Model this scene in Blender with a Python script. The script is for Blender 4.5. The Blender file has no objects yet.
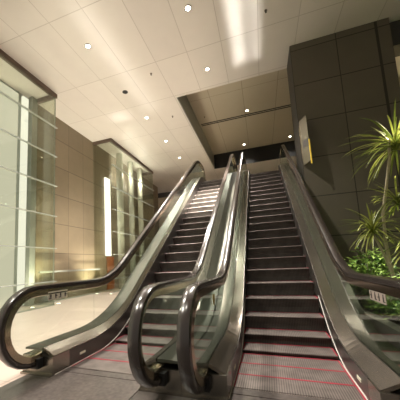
import bpy, bmesh, math, random
from mathutils import Vector, Matrix
random.seed(7)
C = bpy.context.scene.collection
sc = bpy.context.scene
PI = math.pi
CZ = 6.95      # main ceiling
RZ = 7.88      # raised ceiling over the escalators

# ------------------------------------------------------------------ materials
def nm(name):
    m = bpy.data.materials.new(name); m.use_nodes = True
    nt = m.node_tree; nt.nodes.clear()
    out = nt.nodes.new('ShaderNodeOutputMaterial')
    return m, nt, out
def N(nt, t, **k):
    n = nt.nodes.new(t)
    for a, b in k.items(): setattr(n, a, b)
    return n
def math_n(nt, op, a, b=None, clamp=False):
    n = N(nt, 'ShaderNodeMath', operation=op, use_clamp=clamp)
    for i, v in enumerate((a, b)):
        if v is None: continue
        if isinstance(v, (int, float)): n.inputs[i].default_value = v
        else: nt.links.new(v, n.inputs[i])
    return n.outputs[0]
def col(c): return (c[0], c[1], c[2], 1)
def pbr(name, c, rough=.5, metal=0, noise=0, nscale=8, bump=0, bscale=60, spec=.5, stretch=None, emit=None, estr=0, coat=0):
    m, nt, out = nm(name)
    p = N(nt, 'ShaderNodeBsdfPrincipled'); nt.links.new(p.outputs[0], out.inputs[0])
    p.inputs['Roughness'].default_value = rough; p.inputs['Metallic'].default_value = metal
    p.inputs['Specular IOR Level'].default_value = spec
    p.inputs['Coat Weight'].default_value = coat
    p.inputs['Base Color'].default_value = col(c)
    if emit: p.inputs['Emission Color'].default_value = col(emit); p.inputs['Emission Strength'].default_value = estr
    if noise or bump:
        g = N(nt, 'ShaderNodeNewGeometry'); src = g.outputs['Position']
        if stretch:
            mp = N(nt, 'ShaderNodeMapping'); mp.inputs['Scale'].default_value = stretch
            nt.links.new(src, mp.inputs[0]); src = mp.outputs[0]
    if noise:
        t = N(nt, 'ShaderNodeTexNoise'); t.inputs['Scale'].default_value = nscale; t.inputs['Detail'].default_value = 4
        nt.links.new(src, t.inputs[0])
        mx = N(nt, 'ShaderNodeMixRGB'); nt.links.new(t.outputs[0], mx.inputs[0])
        mx.inputs[1].default_value = col([v*(1-noise) for v in c]); mx.inputs[2].default_value = col([min(1, v*(1+noise)) for v in c])
        nt.links.new(mx.outputs[0], p.inputs['Base Color'])
    if bump:
        t = N(nt, 'ShaderNodeTexNoise'); t.inputs['Scale'].default_value = bscale
        nt.links.new(src, t.inputs[0])
        b = N(nt, 'ShaderNodeBump'); b.inputs['Strength'].default_value = bump; b.inputs['Distance'].default_value = .01
        nt.links.new(t.outputs[0], b.inputs['Height']); nt.links.new(b.outputs[0], p.inputs['Normal'])
    return m
def grid(name, c, jc, lines, rough=.6, var=.06, cell=(1, 1, 1), noise=.08, nscale=3, metal=0, spec=.5, fine=0):
    """lines: list of (axis, 'rep', offset, spacing, halfwidth) or (axis, 'at', [positions], halfwidth)"""
    m, nt, out = nm(name)
    p = N(nt, 'ShaderNodeBsdfPrincipled'); nt.links.new(p.outputs[0], out.inputs[0])
    p.inputs['Roughness'].default_value = rough; p.inputs['Metallic'].default_value = metal; p.inputs['Specular IOR Level'].default_value = spec
    g = N(nt, 'ShaderNodeNewGeometry'); s = N(nt, 'ShaderNodeSeparateXYZ'); nt.links.new(g.outputs['Position'], s.inputs[0])
    mask = None
    cells = {}
    for L in lines:
        ax = s.outputs['XYZ'.index(L[0])]
        if L[1] == 'rep':
            _, _, off, sp, hw = L
            q = math_n(nt, 'DIVIDE', math_n(nt, 'SUBTRACT', ax, off), sp)
            cells[L[0]] = math_n(nt, 'FLOOR', q)
            d = math_n(nt, 'SUBTRACT', q, math_n(nt, 'ROUND', q))
            k = math_n(nt, 'LESS_THAN', math_n(nt, 'ABSOLUTE', d), hw/sp)
            mask = k if mask is None else math_n(nt, 'MAXIMUM', mask, k)
        else:
            _, _, pos, hw = L
            acc = None
            for v in pos:
                k = math_n(nt, 'LESS_THAN', math_n(nt, 'ABSOLUTE', math_n(nt, 'SUBTRACT', ax, v)), hw)
                mask = k if mask is None else math_n(nt, 'MAXIMUM', mask, k)
                gt = math_n(nt, 'GREATER_THAN', ax, v)
                acc = gt if acc is None else math_n(nt, 'ADD', acc, gt)
            if L[0] not in cells: cells[L[0]] = acc
    cb = N(nt, 'ShaderNodeCombineXYZ')
    for a, v in cells.items(): nt.links.new(v, cb.inputs['XYZ'.index(a)])
    w = N(nt, 'ShaderNodeTexWhiteNoise'); nt.links.new(cb.outputs[0], w.inputs[0])
    t = N(nt, 'ShaderNodeTexNoise'); t.inputs['Scale'].default_value = nscale; t.inputs['Detail'].default_value = 5
    nt.links.new(g.outputs['Position'], t.inputs[0])
    f = math_n(nt, 'ADD', math_n(nt, 'MULTIPLY', math_n(nt, 'SUBTRACT', w.outputs[0], .5), 2*var), 1)
    f = math_n(nt, 'ADD', f, math_n(nt, 'MULTIPLY', math_n(nt, 'SUBTRACT', t.outputs[0], .5), 2*noise))
    if fine:
        t2 = N(nt, 'ShaderNodeTexNoise'); t2.inputs['Scale'].default_value = 45; t2.inputs['Detail'].default_value = 3
        nt.links.new(g.outputs['Position'], t2.inputs[0])
        f = math_n(nt, 'ADD', f, math_n(nt, 'MULTIPLY', math_n(nt, 'SUBTRACT', t2.outputs[0], .5), 2*fine))
    vm = N(nt, 'ShaderNodeVectorMath', operation='SCALE'); vm.inputs[0].default_value = c; nt.links.new(f, vm.inputs['Scale'])
    mx = N(nt, 'ShaderNodeMixRGB'); nt.links.new(mask, mx.inputs[0]); nt.links.new(vm.outputs[0], mx.inputs[1]); mx.inputs[2].default_value = col(jc)
    nt.links.new(mx.outputs[0], p.inputs['Base Color'])
    return m
def glass(name, tint, ior=1.5, rough=.02, gain=1.0):
    m, nt, out = nm(name)
    tr = N(nt, 'ShaderNodeBsdfTransparent'); tr.inputs[0].default_value = col(tint)
    gl = N(nt, 'ShaderNodeBsdfGlossy'); gl.inputs['Roughness'].default_value = rough; gl.inputs[0].default_value = (.95, 1, .97, 1)
    lw = N(nt, 'ShaderNodeLayerWeight')
    mx = N(nt, 'ShaderNodeMixShader')
    f = math_n(nt, 'MULTIPLY', math_n(nt, 'ADD', math_n(nt, 'MULTIPLY', math_n(nt, 'POWER', lw.outputs['Facing'], 5), .95), .045), gain, clamp=True)
    nt.links.new(f, mx.inputs[0]); nt.links.new(tr.outputs[0], mx.inputs[1]); nt.links.new(gl.outputs[0], mx.inputs[2])
    nt.links.new(mx.outputs[0], out.inputs[0])
    return m
def emis(name, c, s):
    m, nt, out = nm(name)
    e = N(nt, 'ShaderNodeEmission'); e.inputs[0].default_value = col(c); e.inputs[1].default_value = s
    nt.links.new(e.outputs[0], out.inputs[0]); return m

M = {}
M['ceil'] = grid('ceiling_tile', (.66, .62, .575), (.47, .43, .39), [('X', 'rep', -5.27, .94, .008), ('Y', 'at', [.2, 2.35, 4.5, 6.67, 8.4, 10.6, 12.8, 15.0], .010)], rough=.42, var=.03, noise=.04)
M['raised'] = grid('raised_ceiling', (.42, .37, .28), (.2, .17, .12), [('X', 'rep', -1.51, 1.3, .008), ('Y', 'at', [10.4], .008)], rough=.35, var=.03, noise=.04)
M['wallL'] = grid('left_stone', (.28, .225, .155), (.14, .11, .075), [('Y', 'rep', 8.48, .93, .008), ('Z', 'rep', 1.66, 1.1, .012)], rough=.5, var=.1, noise=.1, fine=.05)
M['wallR'] = grid('right_stone', (.125, .108, .08), (.03, .026, .02), [('X', 'at', [1.18, 2.27], .010), ('Z', 'rep', .60, 1.028, .011), ('X', 'at', [3.14], .030)], rough=.55, var=.06, noise=.10, fine=.10)
M['floor'] = grid('pink_stone', (.64, .505, .445), (.42, .32, .28), [('X', 'rep', -2.5, 1.2, .006), ('Y', 'rep', 2.1, 1.2, .006)], rough=.28, var=.03, noise=.05, fine=.05)
M['granite'] = pbr('dark_granite', (.085, .073, .066), rough=.30, noise=.5, nscale=40)
M['steel'] = pbr('brushed_steel', (.34, .31, .27), rough=.27, metal=1, noise=.08, nscale=6, stretch=(3, 1, 3))
M['inner'] = pbr('warm_brushed_steel', (.27, .235, .20), rough=.27, metal=.9, noise=.08, nscale=6, stretch=(3, 1, 3))
M['outer'] = pbr('outer_deck_metal', (.11, .11, .09), rough=.4, metal=.7)
M['darksteel'] = pbr('dark_steel_skirt', (.13, .12, .11), rough=.33, metal=.8, noise=.15, nscale=5)
M['guide'] = pbr('polished_guide', (.66, .56, .42), rough=.18, metal=1)
M['rubber'] = pbr('dark_handrail_rubber', (.038, .030, .027), rough=.2, spec=.8, coat=.3)
M['black'] = pbr('black', (.008, .008, .008), rough=.6)
M['red'] = pbr('red_line', (.42, .02, .05), rough=.5)
M['white'] = pbr('white_line', (.8, .78, .72), rough=.5)
M['glassR'] = glass('balustrade_glass', (.86, .90, .87), gain=1.05)
M['glassT'] = glass('tower_glass', (.90, .915, .865), gain=1.2)
M['fin'] = pbr('fin_edge', (.55, .60, .54), rough=.25, metal=.3)
M['fascia'] = pbr('bronze_fascia', (.16, .12, .095), rough=.4, metal=.5)
M['post'] = pbr('grey_post', (.34, .36, .32), rough=.4, metal=.3)
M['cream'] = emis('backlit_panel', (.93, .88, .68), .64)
M['tube'] = emis('tube_light', (1, .96, .82), .95)
M['slot'] = emis('bright_slot', (1, .97, .86), 2.2)
M['column'] = pbr('frosted_column', (.62, .62, .54), rough=.5)
M['orange'] = pbr('orange_wood', (.42, .12, .03), rough=.4, noise=.2, nscale=10)
M['lamp'] = emis('lamp_lens', (1, .93, .78), 14)
M['trimring'] = pbr('lamp_ring', (.25, .22, .19), rough=.3, metal=.8)
M['upl'] = emis('uplight_lens', (1, .95, .8), 7)
M['soil'] = pbr('soil', (.035, .025, .018), rough=.9, noise=.4, nscale=30, bump=.5)
M['kerb'] = pbr('planter_stone', (.12, .11, .095), rough=.5, noise=.15)
M['trunk'] = pbr('pale_trunk', (.42, .36, .25), rough=.7, noise=.25, nscale=30)
M['yellow'] = pbr('yellow_edge', (.75, .52, .06), rough=.4, emit=(.9, .6, .08), estr=.25)
M['sign'] = pbr('sign_plate', (.72, .68, .55), rough=.5)
M['signD'] = pbr('sign_plate_worn', (.36, .30, .26), rough=.6)
M['ink'] = pbr('sign_ink', (.05, .04, .04), rough=.6)
M['stick'] = pbr('yellow_sticker', (.50, .38, .14), rough=.6, noise=.4, nscale=60)
M['underclad'] = pbr('truss_cladding', (.32, .29, .25), rough=.45, metal=.3)
M['wallfar'] = pbr('far_wall_plaster', (.60, .52, .38), rough=.6)
M['amber'] = pbr('side_room_wall', (.5, .42, .22), rough=.6)
M['slate'] = pbr('slate', (.06, .055, .05), rough=.6)

def leafmat(name, c1, c2):
    m, nt, out = nm(name)
    p = N(nt, 'ShaderNodeBsdfPrincipled'); p.inputs['Roughness'].default_value = .4
    tl = N(nt, 'ShaderNodeBsdfTranslucent')
    g = N(nt, 'ShaderNodeNewGeometry')
    r = N(nt, 'ShaderNodeValToRGB'); r.color_ramp.elements[0].color = col(c1); r.color_ramp.elements[1].color = col(c2)
    nt.links.new(g.outputs['Random Per Island'], r.inputs[0])
    nt.links.new(r.outputs[0], p.inputs['Base Color']); nt.links.new(r.outputs[0], tl.inputs[0])
    mx = N(nt, 'ShaderNodeMixShader'); mx.inputs[0].default_value = .3
    nt.links.new(p.outputs[0], mx.inputs[1]); nt.links.new(tl.outputs[0], mx.inputs[2]); nt.links.new(mx.outputs[0], out.inputs[0])
    return m
M['leafD'] = leafmat('dracaena_leaf', (.09, .13, .02), (.42, .44, .10))
M['leafS'] = leafmat('shrub_leaf', (.035, .10, .015), (.26, .38, .08))

def stepmat(name, c, rib):
    """ribbed metal: fine grooves running along the travel direction"""
    m, nt, out = nm(name)
    p = N(nt, 'ShaderNodeBsdfPrincipled'); nt.links.new(p.outputs[0], out.inputs[0])
    p.inputs['Roughness'].default_value = .42; p.inputs['Metallic'].default_value = .55
    tc = N(nt, 'ShaderNodeTexCoord')
    wv = N(nt, 'ShaderNodeTexWave'); wv.inputs['Scale'].default_value = rib; wv.bands_direction = 'X'
    nt.links.new(tc.outputs['Object'], wv.inputs[0])
    t = N(nt, 'ShaderNodeTexNoise'); t.inputs['Scale'].default_value = 7; t.inputs['Detail'].default_value = 5
    g = N(nt, 'ShaderNodeNewGeometry'); nt.links.new(g.outputs['Position'], t.inputs[0])
    f = math_n(nt, 'ADD', math_n(nt, 'MULTIPLY', wv.outputs[1], .5), math_n(nt, 'MULTIPLY', t.outputs[0], .9))
    vm = N(nt, 'ShaderNodeVectorMath', operation='SCALE'); vm.inputs[0].default_value = c; nt.links.new(f, vm.inputs['Scale'])
    nt.links.new(vm.outputs[0], p.inputs['Base Color'])
    return m
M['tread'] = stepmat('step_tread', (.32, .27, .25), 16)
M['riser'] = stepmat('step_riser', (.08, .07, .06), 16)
M['plate'] = pbr('landing_plate', (.12, .10, .092), rough=.34, noise=.8, nscale=28, metal=.2)

# ------------------------------------------------------------------ mesh helpers
class MB:
    def __init__(s): s.v = []; s.f = []; s.mi = []
    def box(s, a, b, mi=0):
        x0, y0, z0 = a; x1, y1, z1 = b; n = len(s.v)
        s.v += [(x0,y0,z0),(x1,y0,z0),(x1,y1,z0),(x0,y1,z0),(x0,y0,z1),(x1,y0,z1),(x1,y1,z1),(x0,y1,z1)]
        for q in ((0,3,2,1),(4,5,6,7),(0,1,5,4),(1,2,6,5),(2,3,7,6),(3,0,4,7)): s.f.append([n+i for i in q]); s.mi.append(mi)
        return s
    def quad(s, pts, mi=0):
        n = len(s.v); s.v += [tuple(p) for p in pts]; s.f.append(list(range(n, n+len(pts)))); s.mi.append(mi); return s
    def loft(s, rings, mi=0, closed=True, caps=True):
        n0 = len(s.v); k = len(rings[0])
        for r in rings: s.v += [tuple(p) for p in r]
        for i in range(len(rings)-1):
            for j in range(k if closed else k-1):
                a = n0+i*k+j; b = n0+i*k+(j+1) % k
                s.f.append([a, b, b+k, a+k]); s.mi.append(mi)
        if caps and closed:
            s.f.append([n0+j for j in range(k)][::-1]); s.mi.append(mi)
            s.f.append([n0+(len(rings)-1)*k+j for j in range(k)]); s.mi.append(mi)
        return s
    def tube(s, pts, r, seg=8, mi=0):
        pts = [Vector(p) for p in pts]; rings = []
        for i, p in enumerate(pts):
            d = (pts[min(i+1, len(pts)-1)]-pts[max(i-1, 0)]).normalized()
            u = d.cross(Vector((0, 0, 1)))
            if u.length < .05: u = d.cross(Vector((0, 1, 0)))
            u.normalize(); w = d.cross(u)
            rr = r[i] if isinstance(r, (list, tuple)) else r
            rings.append([p+u*rr*math.cos(2*PI*j/seg)+w*rr*math.sin(2*PI*j/seg) for j in range(seg)])
        return s.loft(rings, mi)
    def disc(s, c, r0, r1, z0, z1, seg=24, mi=0):
        """solid ring/disc: lathe about z from radius r0 to r1"""
        x, y = c
        prof = [(r0, z0), (r1, z0), (r1, z1), (r0, z1)]
        if r0 < 1e-6:
            s.loft([[(x+r1*math.cos(2*PI*j/seg), y+r1*math.sin(2*PI*j/seg), z) for j in range(seg)] for z in (z0, z1)], mi)
        else:
            n0 = len(s.v)
            for j in range(seg):
                a = 2*PI*j/seg
                for (r, z) in prof: s.v.append((x+r*math.cos(a), y+r*math.sin(a), z))
            for j in range(seg):
                for q in range(4):
                    a = n0+j*4+q; b = n0+j*4+(q+1) % 4; c2 = n0+((j+1) % seg)*4+(q+1) % 4; d = n0+((j+1) % seg)*4+q
                    s.f.append([a, d, c2, b]); s.mi.append(mi)
        return s
    def build(s, name, mats, parent=None, smooth=False, fixn=True):
        me = bpy.data.meshes.new(name); me.from_pydata(s.v, [], s.f)
        if not isinstance(mats, (list, tuple)): mats = [mats]
        for m in mats: me.materials.append(m)
        for p, i in zip(me.polygons, s.mi): p.material_index = i
        if fixn:
            bm = bmesh.new(); bm.from_mesh(me); bmesh.ops.recalc_face_normals(bm, faces=bm.faces[:]); bm.to_mesh(me); bm.free()
        if smooth:
            for p in me.polygons: p.use_smooth = True
            me.set_sharp_from_angle(angle=math.radians(38))
        me.update()
        o = bpy.data.objects.new(name, me); C.objects.link(o)
        if parent: o.parent = parent
        return o
def tag(o, label, cat, group=None):
    o['label'] = label; o['category'] = cat
    if group: o['group'] = group
    return o
def thing(name, label, cat, loc=(0, 0, 0), rz=0, group=None):
    o = bpy.data.objects.new(name, None); C.objects.link(o); o.location = loc; o.rotation_euler = (0, 0, rz); o.empty_display_size = .2
    return tag(o, label, cat, group)
def struct(o): o['kind'] = 'structure'; return o

# ------------------------------------------------------------------ the setting
struct(MB().box((-12, -5, -.2), (8, 24, 0)).build('floor', M['floor']))
# dark granite apron in front of the escalators (a thin inlaid paving layer)
struct(MB().box((-2.44, -4, .0), (1.16, 2.5, .004)).build('floor_granite', M['granite']))
OX0, OX1, OY0, OY1 = -2.40, 3.0, 8.52, 16.5
cb = MB()
cb.box((-12, -5, CZ), (8, OY0, CZ+.25)).box((-12, OY1, CZ), (8, 24, CZ+.25))
cb.box((-12, OY0, CZ), (OX0, OY1, CZ+.25)).box((OX1, OY0, CZ), (8, OY1, CZ+.25))
struct(cb.build('ceiling', M['ceil']))
rb = MB()
rb.box((OX0-.2, OY0-.2, RZ), (OX1+.2, OY1+.2, RZ+.2), 0)
rb.box((OX0-.1, OY0, CZ+.25), (OX0, OY1, RZ), 1).box((OX1, OY0, CZ+.25), (OX1+.1, OY1, RZ), 1)
rb.box((OX0-.1, OY0-.1, CZ+.25), (OX1+.1, OY0, RZ), 1)
rb.box((OX0, OY1-.02, CZ), (OX1, OY1, RZ), 2)
rb.box((OX0, OY0, CZ+.02), (OX0+.03, OY1-.02, RZ), 1)
struct(rb.build('ceiling_recess', [M['raised'], M['post'], M['black']]))
struct(MB().box((-7.35, 6.45, 0), (-7.05, 18.5, CZ)).build('wall_left', M['wallL']))
struct(MB().box((1.18, 7.60, 0), (3.42, 8.52, CZ)).build('wall_right', M['wallR']))
struct(MB().box((3.42, 7.8, 6.3), (8, 8.3, CZ)).build('trim_1', M['slate']))
struct(MB().box((3.42, 10.5, 0), (8, 10.7, CZ)).build('wall_side_room', M['amber']))
struct(MB().box((7.8, -3, 0), (8, 24, CZ)).build('wall_far_right', M['slate']))
struct(MB().box((-12, 23.8, 0), (8, 24, CZ)).build('wall_back', M['wallfar']))
bk = MB().box((-10, 20.4, 0), (-2.7, 20.6, 6.6), 0).box((-10, 20.2, 6.6), (-2.7, 20.7, CZ), 1)
struct(bk.build('wall_back_left', [M['wallfar'], M['slate']]))
struct(MB().box((-2.52, 11.5, 4.02), (3.0, 23.8, 4.33)).build('floor_upper', M['wallfar']))
# backlit wall behind the first enclosure
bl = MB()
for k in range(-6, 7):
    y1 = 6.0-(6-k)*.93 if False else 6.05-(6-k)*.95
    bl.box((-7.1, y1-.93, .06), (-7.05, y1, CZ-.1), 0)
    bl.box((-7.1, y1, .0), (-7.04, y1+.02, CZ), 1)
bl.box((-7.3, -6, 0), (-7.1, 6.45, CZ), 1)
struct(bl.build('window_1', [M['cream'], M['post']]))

# ------------------------------------------------------------------ glass enclosures on the left
GX = -6.08
def enclosure(label, y0, y1, near_return, finz, rails_back):
    t = thing('glass_enclosure', label, 'glass enclosure', (GX, (y0+y1)/2, 0))
    def P(mb, name, mat, **k):
        for i, v in enumerate(mb.v): mb.v[i] = (v[0]-GX, v[1]-(y0+y1)/2, v[2])
        return mb.build(name, mat, t, **k)
    w = (y1-y0); n = max(1, round(w/2.4)); pw = w/n
    for i in range(n):
        P(MB().box((GX-.012, y0+i*pw+.004, .02), (GX, y0+(i+1)*pw-.004, CZ-.14)), 'front_glass', M['glassT'])
    P(MB().box((-7.04, y1-.012, .02), (GX-.014, y1, CZ-.14)), 'side_glass', M['glassT'])
    if near_return: P(MB().box((-7.04, y0, .02), (GX-.014, y0+.012, CZ-.14)), 'side_glass', M['glassT'])
    top = MB().box((GX-.10, y0-.04, CZ-.14), (GX+.03, y1+.03, CZ-.002))
    top.box((-7.04, y1-.07, CZ-.14), (GX-.10, y1+.03, CZ-.002))
    if near_return: top.box((-7.04, y0-.04, CZ-.14), (GX-.10, y0+.05, CZ-.002))
    P(top, 'top_rail', M['fascia'])
    for z in finz:
        P(MB().box((GX+.001, y0, z-.012), (GX+.07, y1+.02, z+.012)), 'glass_fin', M['fin'])
    P(MB().box((GX-.05, y0, 0), (GX+.02, y1, .02)).box((-7.04, y1-.03, 0), (GX-.05, y1+.02, .02)), 'base_channel', M['post'])
    for y in rails_back:
        P(MB().box((GX-.022, y1-.05-y, .02), (GX-.013, y1-y, CZ-.14)), 'mullion', M['post'])
    return t
enclosure('tall glass screen box at the far left with level fins, lit cream wall behind it', -3.0, 6.68, False, [.72, 1.73, 2.75, 3.74, 4.73, 5.73], [0])
enclosure('second tall glass box further back along the stone wall, bright slot and orange panel inside', 10.18, 15.15, True, [.58, 1.62, 2.63, 3.64, 4.66, 5.70], [])
# inside the first box
t = thing('light_column', 'narrow white lit vertical strip with grey post inside the far left glass box', 'light', (-6.9, 6.3, 0))
MB().box((-.05, -.22, .05), (.02, .0, CZ-.2)).build('diffuser', M['tube'], t)
MB().box((-.1, .12, 0), (.06, .34, CZ-.02)).build('post', M['post'], t)
# inside the second box
t = thing('light_slot', 'bright white vertical light strip against the stone wall in the second glass box', 'light', (-7.02, 11.28, 1.6))
MB().box((0, -.22, .02), (.05, .22, 3.9)).build('diffuser', M['slot'], t)
MB().box((0, -.25, 0), (.03, .25, .02)).build('end_cap', M['post'], t)
tag(MB().box((-7.03, 11.15, 0.02), (-6.95, 11.72, 1.58)).build('orange_panel', M['orange']), 'orange brown wooden panel standing below the bright light strip on the left', 'panel')
for y, r, lb in ((11.85, .17, 'pale round column just behind the near corner of the second glass box'), (13.1, .15, 'pale round column in the middle of the second glass box'), (14.3, .15, 'pale round column at the far end of the second glass box')):
    t = thing('round_column', lb, 'column', (-6.6, y, 0), 0, 'round columns in the second glass box')
    MB().disc((0, 0), 0, r, .02, CZ-.02, 24).build('shaft', M['column'], t, smooth=True)
    MB().disc((0, 0), 0, r+.03, 0, .06, 24).build('base', M['post'], t, smooth=True)
for y in (12.55, 13.75):
    t = thing('tube_light', 'slim white tube light between round columns, %s' % ('nearer the camera' if y < 13 else 'farther from the camera'), 'light', (-6.85, y, 0), 0, 'tube lights in the second glass box')
    MB().disc((0, 0), 0, .05, .1, CZ-.25, 12).build('tube', M['tube'], t, smooth=True)
    MB().disc((0, 0), 0, .06, .0, .1, 12).build('socket', M['post'], t, smooth=True)
# low glass screen between the boxes
t = thing('glass_balustrade', 'low glass screen with a dark top rail along the stone wall between the glass boxes', 'glass screen', (-6.75, 8.43, 0))
for i in range(3): MB().box((-.006, -1.68+i*1.13, .03), (.006, -1.68+i*1.13+1.12, .98)).build('glass_panel', M['glassT'], t)
MB().box((-.03, -1.7, .98), (.03, 1.7, 1.04)).build('top_rail', M['post'], t)
MB().box((-.03, -1.7, 0), (.03, 1.7, .03)).build('base_channel', M['post'], t)

# ------------------------------------------------------------------ escalators
DL = math.radians(1.1087)
T = .664; Y0 = 3.563; RISE = 4.35; YT = Y0+RISE/T
HS, HR = .497, .698
RUN = .305; PH = 3.452
def path(Y, flat, off, L=.55, topflat=None):
    """height of a line that is level at the bottom, climbs parallel to the steps, then is level again"""
    if topflat is None: topflat = flat
    k0 = Y0+(flat-off)/T; k1 = YT+(topflat-off)/T
    inc = T*(Y-Y0)+off
    if Y <= k0-L: return flat
    if Y < k0+L: return flat+T*(Y-k0+L)**2/(4*L)
    if Y <= k1-L: return inc
    if Y < k1+L: return RISE+topflat-T*(k1+L-Y)**2/(4*L)
    return RISE+topflat
def step_h(Y): return path(Y, 0, 0, .5)
RAILF, RAILO = .905, .828
def rail_h(Y): return path(Y, RAILF, RAILO, .42)
def deck_i(Y): return path(Y, .20, .21, .6)
def deck_g(Y): return path(Y, .27, .15, .6)
GO = .045   # glass stands a little inside the handrail centre
YN0, YN1 = 2.19, YT+.95     # newel centres
RN = .385
def rail_path(inset=0):
    """(y,h) points of handrail centre line, offset inward by inset"""
    pts = []
    r = RN-inset
    for i in range(0, 15):                      # bottom newel: from below round the front to the top
        a = -PI*.60-(PI*1.5-PI*.60-0)*i/14*1.0 if False else math.radians(-75-195*i/14)
        pts.append((YN0+r*math.cos(a), RAILF-RN+r*math.sin(a)))
    y = YN0+.06
    while y < YN1:
        s = (rail_h(y+.01)-rail_h(y-.01))/.02
        n = Vector((s, -1)).normalized()
        pts.append((y+n.x*inset, rail_h(y)+n.y*inset)); y += .12
    hc = rail_h(YN1)-RN
    for i in range(0, 15):
        a = math.radians(90-165*i/14)
        pts.append((YN1+r*math.cos(a), hc+r*math.sin(a)))
    return pts
def sweep(mb, pts, prof, xc, mi=0):
    """prof: list of (x, n) points; n is measured outward (left normal of travel)"""
    rings = []
    for i, p in enumerate(pts):
        a = pts[max(i-1, 0)]; b = pts[min(i+1, len(pts)-1)]
        d = Vector((b[0]-a[0], b[1]-a[1])).normalized(); nrm = Vector((-d.y, d.x))
        rings.append([(xc+x, p[0]+nrm.x*n, p[1]+nrm.y*n) for x, n in prof])
    mb.loft(rings, mi)
def frange(a, b, s):
    n = max(1, int(round((b-a)/s))); return [a+(b-a)*i/n for i in range(n+1)]
YB0, YB1 = 2.30, YN1-.12

RAILPROF = [(-.046, -.022), (-.052, .0), (-.044, .020), (-.018, .030), (.018, .030), (.044, .020), (.052, .0), (.046, -.022), (.030, -.026), (-.030, -.026)]
def glass_low(y):
    if y < YN0+.12:
        d = max(0, (RN-.06)**2-(y-YN0)**2)**.5 if abs(y-YN0) < RN-.06 else 0
        v = RAILF-RN-d
        return max(v, .0) if y < YN0 else max(v, deck_g(y)*0+.20)
    if y > YN1-.10:
        d = max(0, (RN-.06)**2-(y-YN1)**2)**.5 if abs(y-YN1) < RN-.06 else 0
        return rail_h(YN1)-RN-d
    return deck_g(y)-.02
def glass_high(y):
    if y < YN0:
        d = max(0, (RN-.06)**2-(y-YN0)**2)**.5
        return RAILF-RN+d
    if y > YN1:
        d = max(0, (RN-.06)**2-(y-YN1)**2)**.5
        return rail_h(YN1)-RN+d
    s = (rail_h(y+.01)-rail_h(y-.01))/.02
    return rail_h(y)-.055*math.sqrt(1+s*s)

def balustrade(root, side, outer_w, sign=None):
    """side = -1/+1; all pieces are parts of the escalator"""
    s = side; xr = s*HR; xg = s*(HR-.040)
    mb = MB(); sweep(mb, rail_path(0), RAILPROF, xr); mb.build('handrail', M['rubber'], root, smooth=True)
    mb = MB(); sweep(mb, rail_path(.052), [(-.024, -.040), (-.036, -.034), (-.034, .026), (.034, .026), (.036, -.034), (.024, -.040)], xr-s*.014); mb.build('handrail_guide', M['guide'], root, smooth=True)
    # glass panels
    cuts = [YN0-(RN-.06)+.002, 3.2, 4.45, 5.7, 6.95, 8.2, 9.45, 10.4, YN1+(RN-.06)-.002]
    for a, b in zip(cuts, cuts[1:]):
        ys = frange(a+.003, b-.003, .05)
        rings = [[(xg-.006, y, glass_low(y)), (xg+.006, y, glass_low(y)), (xg+.006, y, glass_high(y)), (xg-.006, y, glass_high(y))] for y in ys]
        MB().loft(rings).build('glass_panel', M['glassR'], root)
    ys = frange(YB0, YB1, .1)
    # inner deck: folded steel plate between skirt and glass
    rings = [[(s*(HS+.012), y, deck_i(y)-.03), (s*(HS+.012), y, deck_i(y)), (xg-s*.007, y, deck_g(y)), (xg-s*.007, y, deck_g(y)-.03)] for y in ys]
    MB().loft(rings).build('inner_deck', M['inner'], root)
    # outer deck
    xo = xr+s*outer_w
    rings = [[(xg+s*.007, y, deck_g(y)-.03), (xg+s*.007, y, deck_g(y)), (xo-s*.01, y, deck_g(y)-.01), (xo, y, deck_g(y)-.03)] for y in ys]
    MB().loft(rings).build('outer_deck', M['outer'], root)
    # skirt panel, with a pale trim line along its foot
    ys2 = frange(YB0, YT+.8, .1)
    rings = [[(s*(HS+.004), y, step_h(y)-.16 if y > 3.2 else .0), (s*(HS+.014), y, step_h(y)-.16 if y > 3.2 else .0), (s*(HS+.014), y, deck_i(y)-.01), (s*(HS+.004), y, deck_i(y)-.01)] for y in ys2]
    MB().loft(rings).build('skirt', M['darksteel'], root)
    rings = [[(s*(HS-.001), y, step_h(y)+.004), (s*(HS+.006), y, step_h(y)+.004), (s*(HS+.006), y, step_h(y)+.016), (s*(HS-.001), y, step_h(y)+.016)] for y in frange(YB0, 4.4, .08)]
    MB().loft(rings).build('skirt_trim', M['white'], root)
    # skirt lamp-like plates on the level part
    for (ya, yb) in ((2.70, 2.80),):
        o = MB().box((min(s*(HS-.002), s*(HS+.004)), ya, .085), (max(s*(HS-.002), s*(HS+.004)), yb, .11)).build('skirt_badge', M['sign'], root)
    # end pedestal
    xa, xb = sorted((s*(HS+.002), xo))
    pb = MB().box((xa, YB0-.06, 0), (xb, YB0+.30, .02))
    pb.box((xa, YB0-.03, .02), (xb, YB0+.22, deck_i(2.4)-.005))
    o = pb.build('pedestal', M['steel'], root)
    MB().box((xr-.07, YB0-.10, .085), (xr+.07, YB0-.031, .185)).build('handrail_inlet', M['black'], root)
    # outer cladding
    def under(y): return max(0, path(y, -.95, -1.15, .5))
    rings = [[(xo-s*.02, y, under(y)), (xo-s*.003, y, under(y)), (xo-s*.003, y, deck_g(y)-.03), (xo-s*.02, y, deck_g(y)-.03)] for y in frange(YB0+.23, YB1, .12)]
    MB().loft(rings).build('side_cladding', M['underclad'], root)
    if sign: sign(root, xg-s*.0065, -s)

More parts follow.
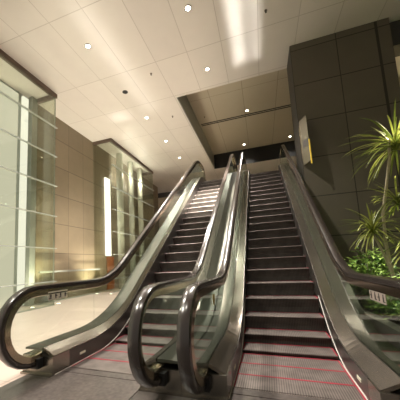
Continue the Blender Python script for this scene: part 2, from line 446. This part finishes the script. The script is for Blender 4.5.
def sign_strip(root, x, d, y0, y1, h0, h1, mat, n):
    """pictogram strip stuck to the inside of the glass"""
    xa, xb = sorted((x, x+d*.003))
    lab = MB().box((xa, y0, h0), (xb, y1, h1)).build('safety_sign', mat, root)
    w = (y1-y0)/n; H = h1-h0; xf = sorted((x+d*.003, x+d*.005))
    for i in range(n):
        c = y0+(i+.5)*w; mb = MB()
        def bx(a, b, c_, e): mb.box((xf[0], a, c_), (xf[1], b, e))
        # little standing figure on a step, head and body joined
        bx(c-w*.08, c+w*.08, h0+H*.62, h0+H*.84)
        bx(c-w*.14, c+w*.14, h0+H*.38, h0+H*.62)
        bx(c-w*.12, c-w*.03, h0+H*.16, h0+H*.38); bx(c+w*.03, c+w*.12, h0+H*.16, h0+H*.38)
        if i % 2: bx(c+w*.14, c+w*.34, h0+H*.42, h0+H*.52)
        else: bx(c-w*.36, c-w*.12, h0+H*.16, h0+H*.26)
        mb.build('pictogram', M['ink'], lab)

def make_step(root, y, h, h_prev):
    """one step: ribbed tread with rounded nose, curved riser below it"""
    d = RUN-.006; w = HS-.006
    h = max(h, .008) if h < .02 else h
    prof = [(.0, -.008), (.004, 0), (d, 0), (d, -.03), (.05, -.03)]
    drop = max(.03, h-h_prev+.02)
    n = 4
    for i in range(n+1):
        u = 1-i/n; prof.append((.012+.03*math.sin(u*PI)*.5+.012*u, -.03-(drop-.03)*u if drop > .03 else -.03))
    seen = []
    for q in prof:
        if not seen or (abs(q[0]-seen[-1][0])+abs(q[1]-seen[-1][1])) > 1e-5: seen.append(q)
    prof = seen
    mb = MB(); n = len(prof)
    L = [(-w, y+a, h+b) for a, b in prof]; R = [(w, y+a, h+b) for a, b in prof]
    n0 = 0; mb.v = L+R
    for j in range(n):
        k = (j+1) % n
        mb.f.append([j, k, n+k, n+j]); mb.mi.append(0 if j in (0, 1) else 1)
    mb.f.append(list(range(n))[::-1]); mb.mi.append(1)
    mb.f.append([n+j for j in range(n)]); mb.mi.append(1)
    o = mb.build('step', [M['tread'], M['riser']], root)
    lb = MB()
    z0, z1 = h+.0005, h+.003
    lb.box((-w, y+.006, z0), (-w+.011, y+d, z1)).box((w-.011, y+.006, z0), (w, y+d, z1))
    rw = .018 if h < .3 else .005
    lb.box((-w+.011, y+d-rw, z0), (w-.011, y+d, z1))
    lb.build('edge_line', M['red'], o)
    return o

def escalator(cx, label, outer_l, outer_r, signs):
    root = thing('escalator', label, 'escalator', (cx*math.cos(DL), -cx*math.sin(DL)*0, 0), -DL, 'pair of escalators going up')
    root.location = (cx*math.cos(DL), -cx*math.sin(DL), 0)
    k = -3; prev = -.0
    while True:
        y = PH+k*RUN
        if y > YT+.75: break
        h = step_h(y)
        if k == -3: y0s = y
        make_step(root, y, h, step_h(y-RUN) if k > -3 else h)
        k += 1
    ylast = PH+k*RUN
    # landing plates and combs
    lp = MB().box((-HS-.0, 1.45, 0), (HS+.0, y0s-.14, .010)); lp.build('landing_plate', M['plate'], root)
    cp = MB().box((-HS+.002, y0s-.139, 0), (HS-.002, y0s-.035, .014))
    for i in range(60):
        x = -HS+.012+i*(2*HS-.024)/59; cp.box((x-.003, y0s-.035, 0), (x+.003, y0s-.004, .012))
    cp.build('comb_plate', M['plate'], root)
    MB().box((-HS-.2, ylast, RISE-.1), (HS+.2, ylast+1.2, RISE)).build('landing_plate', M['plate'], root)
    # truss soffit
    def under(y): return max(.01, path(y, -.95, -1.15, .5))
    rings = [[(-HR-outer_l+.02, y, under(y)), (HR+outer_r-.02, y, under(y)), (HR+outer_r-.02, y, under(y)+.02), (-HR-outer_l+.02, y, under(y)+.02)] for y in frange(4.4, YB1, .15)]
    MB().loft(rings).build('soffit', M['underclad'], root)
    balustrade(root, -1, outer_l, signs[0]); balustrade(root, 1, outer_r, signs[1])
    return root
CR, CL = .111, -1.664
def sgA(root, x, d): sign_strip(root, x, d, 2.35, 2.655, .752, .848, M['sign'], 4)
def sgD(root, x, d): sign_strip(root, x, d, 2.42, 2.75, .74, .825, M['signD'], 4)
def sgC(root, x, d):
    mb = MB(); xa, xb = sorted((x, x+d*.003))
    # worn sticker: irregular outline
    pts = []
    for i in range(14):
        a = 2*PI*i/14; rr = 1+.22*math.sin(3*a)+.12*math.sin(7*a)
        pts.append((2.70+.05*rr*math.cos(a), .74+.055*rr*math.sin(a)))
    mb.loft([[(xx, p[0], p[1]) for p in pts] for xx in (xa, xb)]).build('sticker', M['stick'], root)['label'] = 'worn yellow sticker'
gap = (CR-HR)-(CL+HR)
escalator(CR, 'right hand escalator going up, dark steps, beside the plants', gap/2-.002, .21, (sgC, sgD))
escalator(CL, 'left hand escalator going up, paler steps, beside the pink floor', .22, gap/2-.002, (sgA, None))

# ------------------------------------------------------------------ ceiling fittings
def downlight(x, y, z, label, power, r=.085, spot=1.9, lens=True, grp='round recessed downlights'):
    t = thing('downlight', label, 'downlight', (x, y, z), 0, grp)
    MB().disc((0, 0), r*.72, r, -.014, .0, 28).build('trim_ring', M['trimring'], t, smooth=True)
    MB().disc((0, 0), 0, r*.71, -.010, -.002, 24).build('lens', M['lamp'], t)
    ld = bpy.data.lights.new('downlight_lamp', 'SPOT'); ld.energy = power; ld.spot_size = spot; ld.spot_blend = .6; ld.shadow_soft_size = .07; ld.color = (1, .93, .83)
    lo = bpy.data.objects.new('downlight_lamp', ld); C.objects.link(lo); lo.location = (x, y, z-.03)
DLS = [(-3.89, 5.43, CZ, 'bright downlight in the left ceiling row, nearest the camera'),
       (-3.88, 9.27, CZ, 'downlight just past the black round speaker, above the glass boxes'),
       (-3.87, 11.52, CZ, 'small downlight second from the far end of the left ceiling row'),
       (-3.86, 13.75, CZ, 'smallest, farthest downlight of the left ceiling row'),
       (-1.14, 5.43, CZ, 'large downlight at the top edge of the picture above the escalators'),
       (-1.11, 7.56, CZ, 'large downlight just in front of the ceiling recess'),
       (-.11, 12.09, RZ, 'downlight in the raised ceiling, nearest of its three'),
       (-.47, 15.74, RZ, 'far downlight in the raised ceiling above the middle handrails'),
       (1.99, 15.81, RZ, 'far downlight in the raised ceiling next to the dark wall')]
PW = [620, 620, 560, 500, 800, 900, 200, 200, 90]
for d, p in zip(DLS, PW): downlight(*d, p)
t = thing('ceiling_speaker', 'black round speaker grille set in the ceiling left of centre', 'speaker', (-3.9, 7.51, CZ))
MB().disc((0, 0), .075, .095, -.012, 0, 28).build('rim', M['slate'], t, smooth=True)
MB().disc((0, 0), 0, .074, -.008, -.001, 28).build('grille', M['black'], t)
for x, y, z, lb in ((-2.75, 7.05, CZ, 'tiny dark sprinkler head right of the black ceiling speaker'), (-2.9, 9.6, CZ, 'tiny sprinkler head left of the ceiling recess'), (.55, 6.2, CZ, 'tiny sprinkler head in the dim ceiling above the right escalator'),
                    (-1.75, 9.6, RZ, 'tiny sprinkler head in the near left corner of the raised ceiling'), (-2.0, 11.8, RZ, 'dark sprinkler head beside the black ceiling slot')):
    t = thing('sprinkler', lb, 'sprinkler', (x, y, z), 0, 'ceiling sprinklers')
    MB().disc((0, 0), 0, .035, -.008, .02, 16).build('rose', M['trimring'], t)
    MB().disc((0, 0), 0, .012, -.05, -.008, 10).disc((0, 0), 0, .022, -.055, -.05, 12).build('head', M['slate'], t)
t = thing('slot_diffuser', 'twin black air slot running across the raised ceiling', 'air vent', (.3, 12.5, RZ))
MB().box((-2.6, -.13, -.006), (2.6, .13, 0)).build('frame', M['raised'], t)
MB().box((-2.6, -.11, -.010), (2.6, -.03, -.006)).build('slot', M['black'], t)
MB().box((-2.6, .03, -.010), (2.6, .11, -.006)).build('slot', M['black'], t)

# floor uplights by the glass
for x, y, lb in ((-5.85, 9.58, 'floor uplight just outside the second glass box'), (-6.55, 9.62, 'floor uplight close to the stone wall'), (-6.45, 6.2, 'floor uplight inside the far left glass box'), (-6.2, 7.0, 'floor uplight by the corner of the far left glass box')):
    t = thing('floor_uplight', lb, 'uplight', (x, y, 0), 0, 'floor uplights by the glass boxes')
    MB().disc((0, 0), .07, .09, 0, .01, 24).build('ring', M['trimring'], t, smooth=True)
    MB().disc((0, 0), 0, .068, 0, .007, 24).build('lens', M['upl'], t)
    ld = bpy.data.lights.new('uplight_lamp', 'SPOT'); ld.energy = 330; ld.spot_size = 1.9; ld.spot_blend = .7; ld.shadow_soft_size = .05; ld.color = (1, .92, .74)
    lo = bpy.data.objects.new('uplight_lamp', ld); C.objects.link(lo); lo.location = (x, y, .04); lo.rotation_euler = (PI, 0, 0)

# ------------------------------------------------------------------ glass blade sign on the corner of the dark wall
t = thing('blade_sign', 'upright glass blade sign with yellow edge on the corner of the dark stone wall', 'sign', (1.20, 7.58, 3.5), math.radians(0))
dx, dy = .13, -.33
def strip(u0, u1, z0, z1, th): 
    n = Vector((-dy, dx)).normalized()*th
    a = Vector((dx*u0, dy*u0)); b = Vector((dx*u1, dy*u1))
    return [[(p.x+q.x, p.y+q.y, z) for p, q in ((a, n), (b, n), (b, -n), (a, -n))] for z in (z0, z1)]
M['signglass'] = pbr('sign_glass', (.13, .115, .08), rough=.15, spec=.8)
MB().loft(strip(.02, .97, 0, 1.2, .006)).build('sign_panel', M['signglass'], t)
MB().loft(strip(.975, 1.02, -.08, .55, .012)).build('lit_edge', M['yellow'], t)
MB().loft(strip(.0, .02, .15, 1.1, .012)).build('mounting_rail', M['guide'], t)
MB().loft(strip(.25, .85, .42, .62, .009)).build('dark_band', M['slate'], t)

# ------------------------------------------------------------------ planter and plants
t = thing('planter', 'long dark stone planter bed full of greenery right of the escalator', 'planter', (3.4, 4.9, 0))
px0, px1, py0, py1 = -2.20, 3.0, -3.4, 2.65
for nme, a, b in (('kerb', (px0, py0, 0), (px0+.12, py1, .34)), ('kerb', (px0+.12, py0, 0), (px1, py0+.12, .34))):
    MB().box(a, b).build(nme, M['kerb'], t)
MB().box((px0+.12, py0+.12, 0), (px1, py1, .27)).build('soil', M['soil'], t)

def leaf_blade(mb, base, dirv, length, width, droop, seg=6):
    """arching strap leaf with a keel, given a little thickness by folding"""
    d = Vector(dirv).normalized(); p = Vector(base); side = d.cross(Vector((0, 0, 1)))
    if side.length < .05: side = Vector((1, 0, 0))
    side.normalize(); n0 = len(mb.v)
    for i in range(seg+1):
        u = i/seg; w = width*(.55+.9*u)*(1-u)**.6*1.25 if u < 1 else 0
        up = side.cross(d).normalized()
        mb.v += [tuple(p-side*w+up*w*.25), tuple(p), tuple(p+side*w+up*w*.25)]
        p = p+d*(length/seg); d = (d+Vector((0, 0, -droop/seg))).normalized()
    for i in range(seg):
        for j in range(2):
            a = n0+i*3+j; mb.f.append([a, a+1, a+4, a+3]); mb.mi.append(0)
def crown(root, c, n, L, lo=-.35, seed=0, bias=None):
    rnd = random.Random(seed); mb = MB()
    for i in range(n):
        az = rnd.uniform(0, 2*PI); el = rnd.uniform(lo, 1.25)
        d = Vector((math.cos(az)*math.cos(el), math.sin(az)*math.cos(el), math.sin(el)))
        leaf_blade(mb, Vector(c)+Vector((0, 0, rnd.uniform(-.08, .06))), d, L*rnd.uniform(.7, 1.15), .0135, rnd.uniform(.5, 1.5))
    return mb.build('leaf_crown', M['leafD'], root, fixn=False)
dr = thing('dracaena', 'tall dracaena with pale bent stems and spiky leaf crowns at the right edge', 'plant', (1.88, 4.8, .27))
MB().tube([(-.10, .15, 0), (-.10, .12, .5), (-.13, .12, 1.0), (-.12, .1, 1.45), (-.05, .05, 1.85), (.02, 0, 2.25), (.05, 0, 2.55)], [.03, .026, .024, .022, .02, .02, .018]).build('stem', M['trunk'], dr, smooth=True)
MB().tube([(-.1, .12, .55), (-.16, .16, .85), (-.24, .2, 1.15)], [.02, .018, .015]).build('stem', M['trunk'], dr, smooth=True)
MB().tube([(-.1, .1, .2), (0, 0, .5), (.05, -.1, .85)], [.02, .018, .015]).build('stem', M['trunk'], dr, smooth=True)
crown(dr, (.12, 0, 2.45), 110, .70, -.6, 1)
crown(dr, (-.24, .2, 1.22), 95, .46, -.5, 2)
crown(dr, (.05, -.1, .95), 70, .46, -.5, 3)
crown(dr, (.06, .05, 1.62), 55, .45, -.5, 4)

def leaves(mb, rnd, p, d, L, w):
    s_ = d.cross(Vector((0, 0, 1))).normalized(); up = s_.cross(d); n = len(mb.v)
    mb.v += [tuple(p), tuple(p+d*L*.45+s_*w+up*.012), tuple(p+d*L-up*.01), tuple(p+d*L*.45-s_*w+up*.012), tuple(p+d*L*.5)]
    mb.f += [[n, n+1, n+4], [n+1, n+2, n+4], [n+2, n+3, n+4], [n+3, n, n+4]]; mb.mi += [0]*4
def rdir(rnd, az=None):
    az = rnd.uniform(0, 2*PI) if az is None else az
    return Vector((math.cos(az), math.sin(az), rnd.uniform(-.4, .75))).normalized()
def shrub(root, seed, R, H, nl):
    rnd = random.Random(seed); mb = MB(); st = MB(); tips = []
    for i in range(16):
        a = rnd.uniform(0, 2*PI); u = rnd.uniform(.15, 1)
        tip = Vector((R*u*math.cos(a), R*u*math.sin(a), H*(1-.35*u*u)*rnd.uniform(.8, 1)))
        st.tube([(0, 0, 0), tip*.5+Vector((0, 0, .05)), tip], [.007, .005, .003], 5); tips.append(tip)
    for i in range(nl):
        tip = rnd.choice(tips); u = rnd.uniform(.35, 1.05); p = tip*u+Vector([rnd.gauss(0, .035) for _ in range(3)]); p.z = max(p.z, .05)
        leaves(mb, rnd, p, rdir(rnd), rnd.uniform(.07, .13), rnd.uniform(.018, .032))
    mb.build('foliage', M['leafS'], root, fixn=False); st.build('stems', M['trunk'], root, smooth=True)
rnd = random.Random(5); gc = MB()
for i in range(6500):
    x = 1.36+3.0*rnd.random()**1.5; y = rnd.uniform(1.7, 7.45)
    hh = .16+.20*(.5+.5*math.sin(x*4.1+1.3*math.sin(y*2.3)))*(.5+.5*math.sin(y*3.7+x))+.05*rnd.random()
    leaves(gc, rnd, Vector((x, y, .28+hh*rnd.uniform(.3, 1))), rdir(rnd), rnd.uniform(.08, .15), rnd.uniform(.024, .042))
g = gc.build('ground_cover', M['leafS'], fixn=False); tag(g, 'dense low leafy ground cover filling the planter bed', 'ground cover'); g['kind'] = 'stuff'
for x, y, R, H, nl, lb in ((1.55, 3.35, .22, .36, 300, 'low leafy shrub nearest the camera beside the escalator glass'),
    (1.56, 4.25, .26, .56, 380, 'bright leafy shrub beside the escalator glass in front of the dracaena stems'),
    (2.45, 4.2, .34, .62, 480, 'bushy shrub near the right edge, right of the dracaena stems'),
    (1.62, 5.55, .30, .84, 480, 'leafy shrub just behind the dracaena stems, topping the handrail'),
    (1.98, 6.45, .40, 1.02, 760, 'tallest bushy shrub over the handrail against the dark stone wall'),
    (2.75, 5.6, .40, 1.0, 560, 'bushy shrub farthest to the right in the planter')):
    r = thing('leafy_shrub', lb, 'shrub', (x, y, .27)); shrub(r, int(x*100+y*10), R, H, nl)

# ------------------------------------------------------------------ lights of the place, plus added fill and streak lamps
def area(name, loc, rot, sx, sy, e, c=(1, .88, .7), spread=PI):
    ld = bpy.data.lights.new(name, 'AREA'); ld.shape = 'RECTANGLE'; ld.size = sx; ld.size_y = sy; ld.energy = e; ld.color = c; ld.spread = spread
    o = bpy.data.objects.new(name, ld); C.objects.link(o); o.location = loc; o.rotation_euler = rot; return o
def spot(name, loc, tgt, e, size, blend=.5, c=(1, .93, .83), soft=.05):
    ld = bpy.data.lights.new(name, 'SPOT'); ld.energy = e; ld.spot_size = size; ld.spot_blend = blend; ld.color = c; ld.shadow_soft_size = soft
    o = bpy.data.objects.new(name, ld); C.objects.link(o); o.location = loc
    o.rotation_euler = (Vector(tgt)-Vector(loc)).to_track_quat('-Z', 'Y').to_euler(); return o
spot('planter_spot', (3.5, 4.4, 6.8), (2.65, 5.0, .8), 5600, .58, .5, (1, .93, .72))
for x, y, e in ((-3.89, 2.6, 750), (-3.89, -.2, 750), (-1.14, -.2, 220), (-6.4, 1.0, 520), (-9, 1.0, 300)):
    spot('hall_downlight', (x, y, CZ-.04), (x, y, 0), e, 1.9, .6)
spot('escalator_spot', (-1.14, 5.0, CZ-.05), (-1.52, 8.2, 3.1), 17000, .52, 1.0)
for y in (12.4, 14.0):  # added fill to brighten the inside of the second glass box, no fittings
    ld = bpy.data.lights.new('box_fill', 'POINT'); ld.energy = 40; ld.color = (1, .95, .82); ld.shadow_soft_size = .1
    lo = bpy.data.objects.new('box_fill', ld); C.objects.link(lo); lo.location = (-6.35, y, 5.9)
# ceiling streaks from added lamps without fittings: narrow beams along the gap between the escalators and from the floor by the glass
def beam(x, y, z, tilt, e, sx, sy, spread):
    return area('added_streak', (x, y, z), (PI, tilt, 0), sx, sy, e, (1, .96, .90), spread)
TS = 1
beam(-.77, 6.2, 2.9, TS*math.atan(.62/4.0), 5.5, .12, 4.6, .16)
beam(-.77, 5.8, 2.9, TS*math.atan(1.05/4.0), 2.2, .08, 4.4, .12)
beam(-2.85, 6.6, .12, -math.atan(.62/6.8), 1.9, .10, 4.6, .15)
beam(-5.75, 8.8, .12, math.atan(.9/6.8), .5, .6, .10, .13)
spot('side_room_lamp', (5.2, 9.4, 6.5), (5.0, 10.5, 3), 420, 2.2)

w = bpy.data.worlds.new('world'); sc.world = w; w.use_nodes = True
w.node_tree.nodes['Background'].inputs[0].default_value = (1, .92, .80, 1); w.node_tree.nodes['Background'].inputs[1].default_value = .21

# ------------------------------------------------------------------ camera
yaw, pitch, roll = [math.radians(v) for v in (-20.15996, 7.0826972, -2.421347)]
fw = Vector((math.sin(yaw)*math.cos(pitch), math.cos(yaw)*math.cos(pitch), math.sin(pitch)))
rt = Vector((math.cos(yaw), -math.sin(yaw), 0)); up = rt.cross(fw)
r2 = rt*math.cos(roll)+up*math.sin(roll); u2 = -rt*math.sin(roll)+up*math.cos(roll)
cam = bpy.data.cameras.new('camera'); co = bpy.data.objects.new('camera', cam); C.objects.link(co)
mt = Matrix((r2, u2, -fw)).transposed().to_4x4(); mt.translation = Vector((0, 0, 1.1)); co.matrix_world = mt
cam.sensor_width = 36; cam.lens = 266.96664/400*36
cam.shift_x = (200-162.7032)/400; cam.shift_y = (231.16841-200)/400
cam.clip_start = .05; cam.clip_end = 200
sc.camera = co
sc.view_settings.view_transform = 'Standard'; sc.view_settings.look = 'None'; sc.view_settings.gamma = 1
sc.view_settings.exposure = 0.36
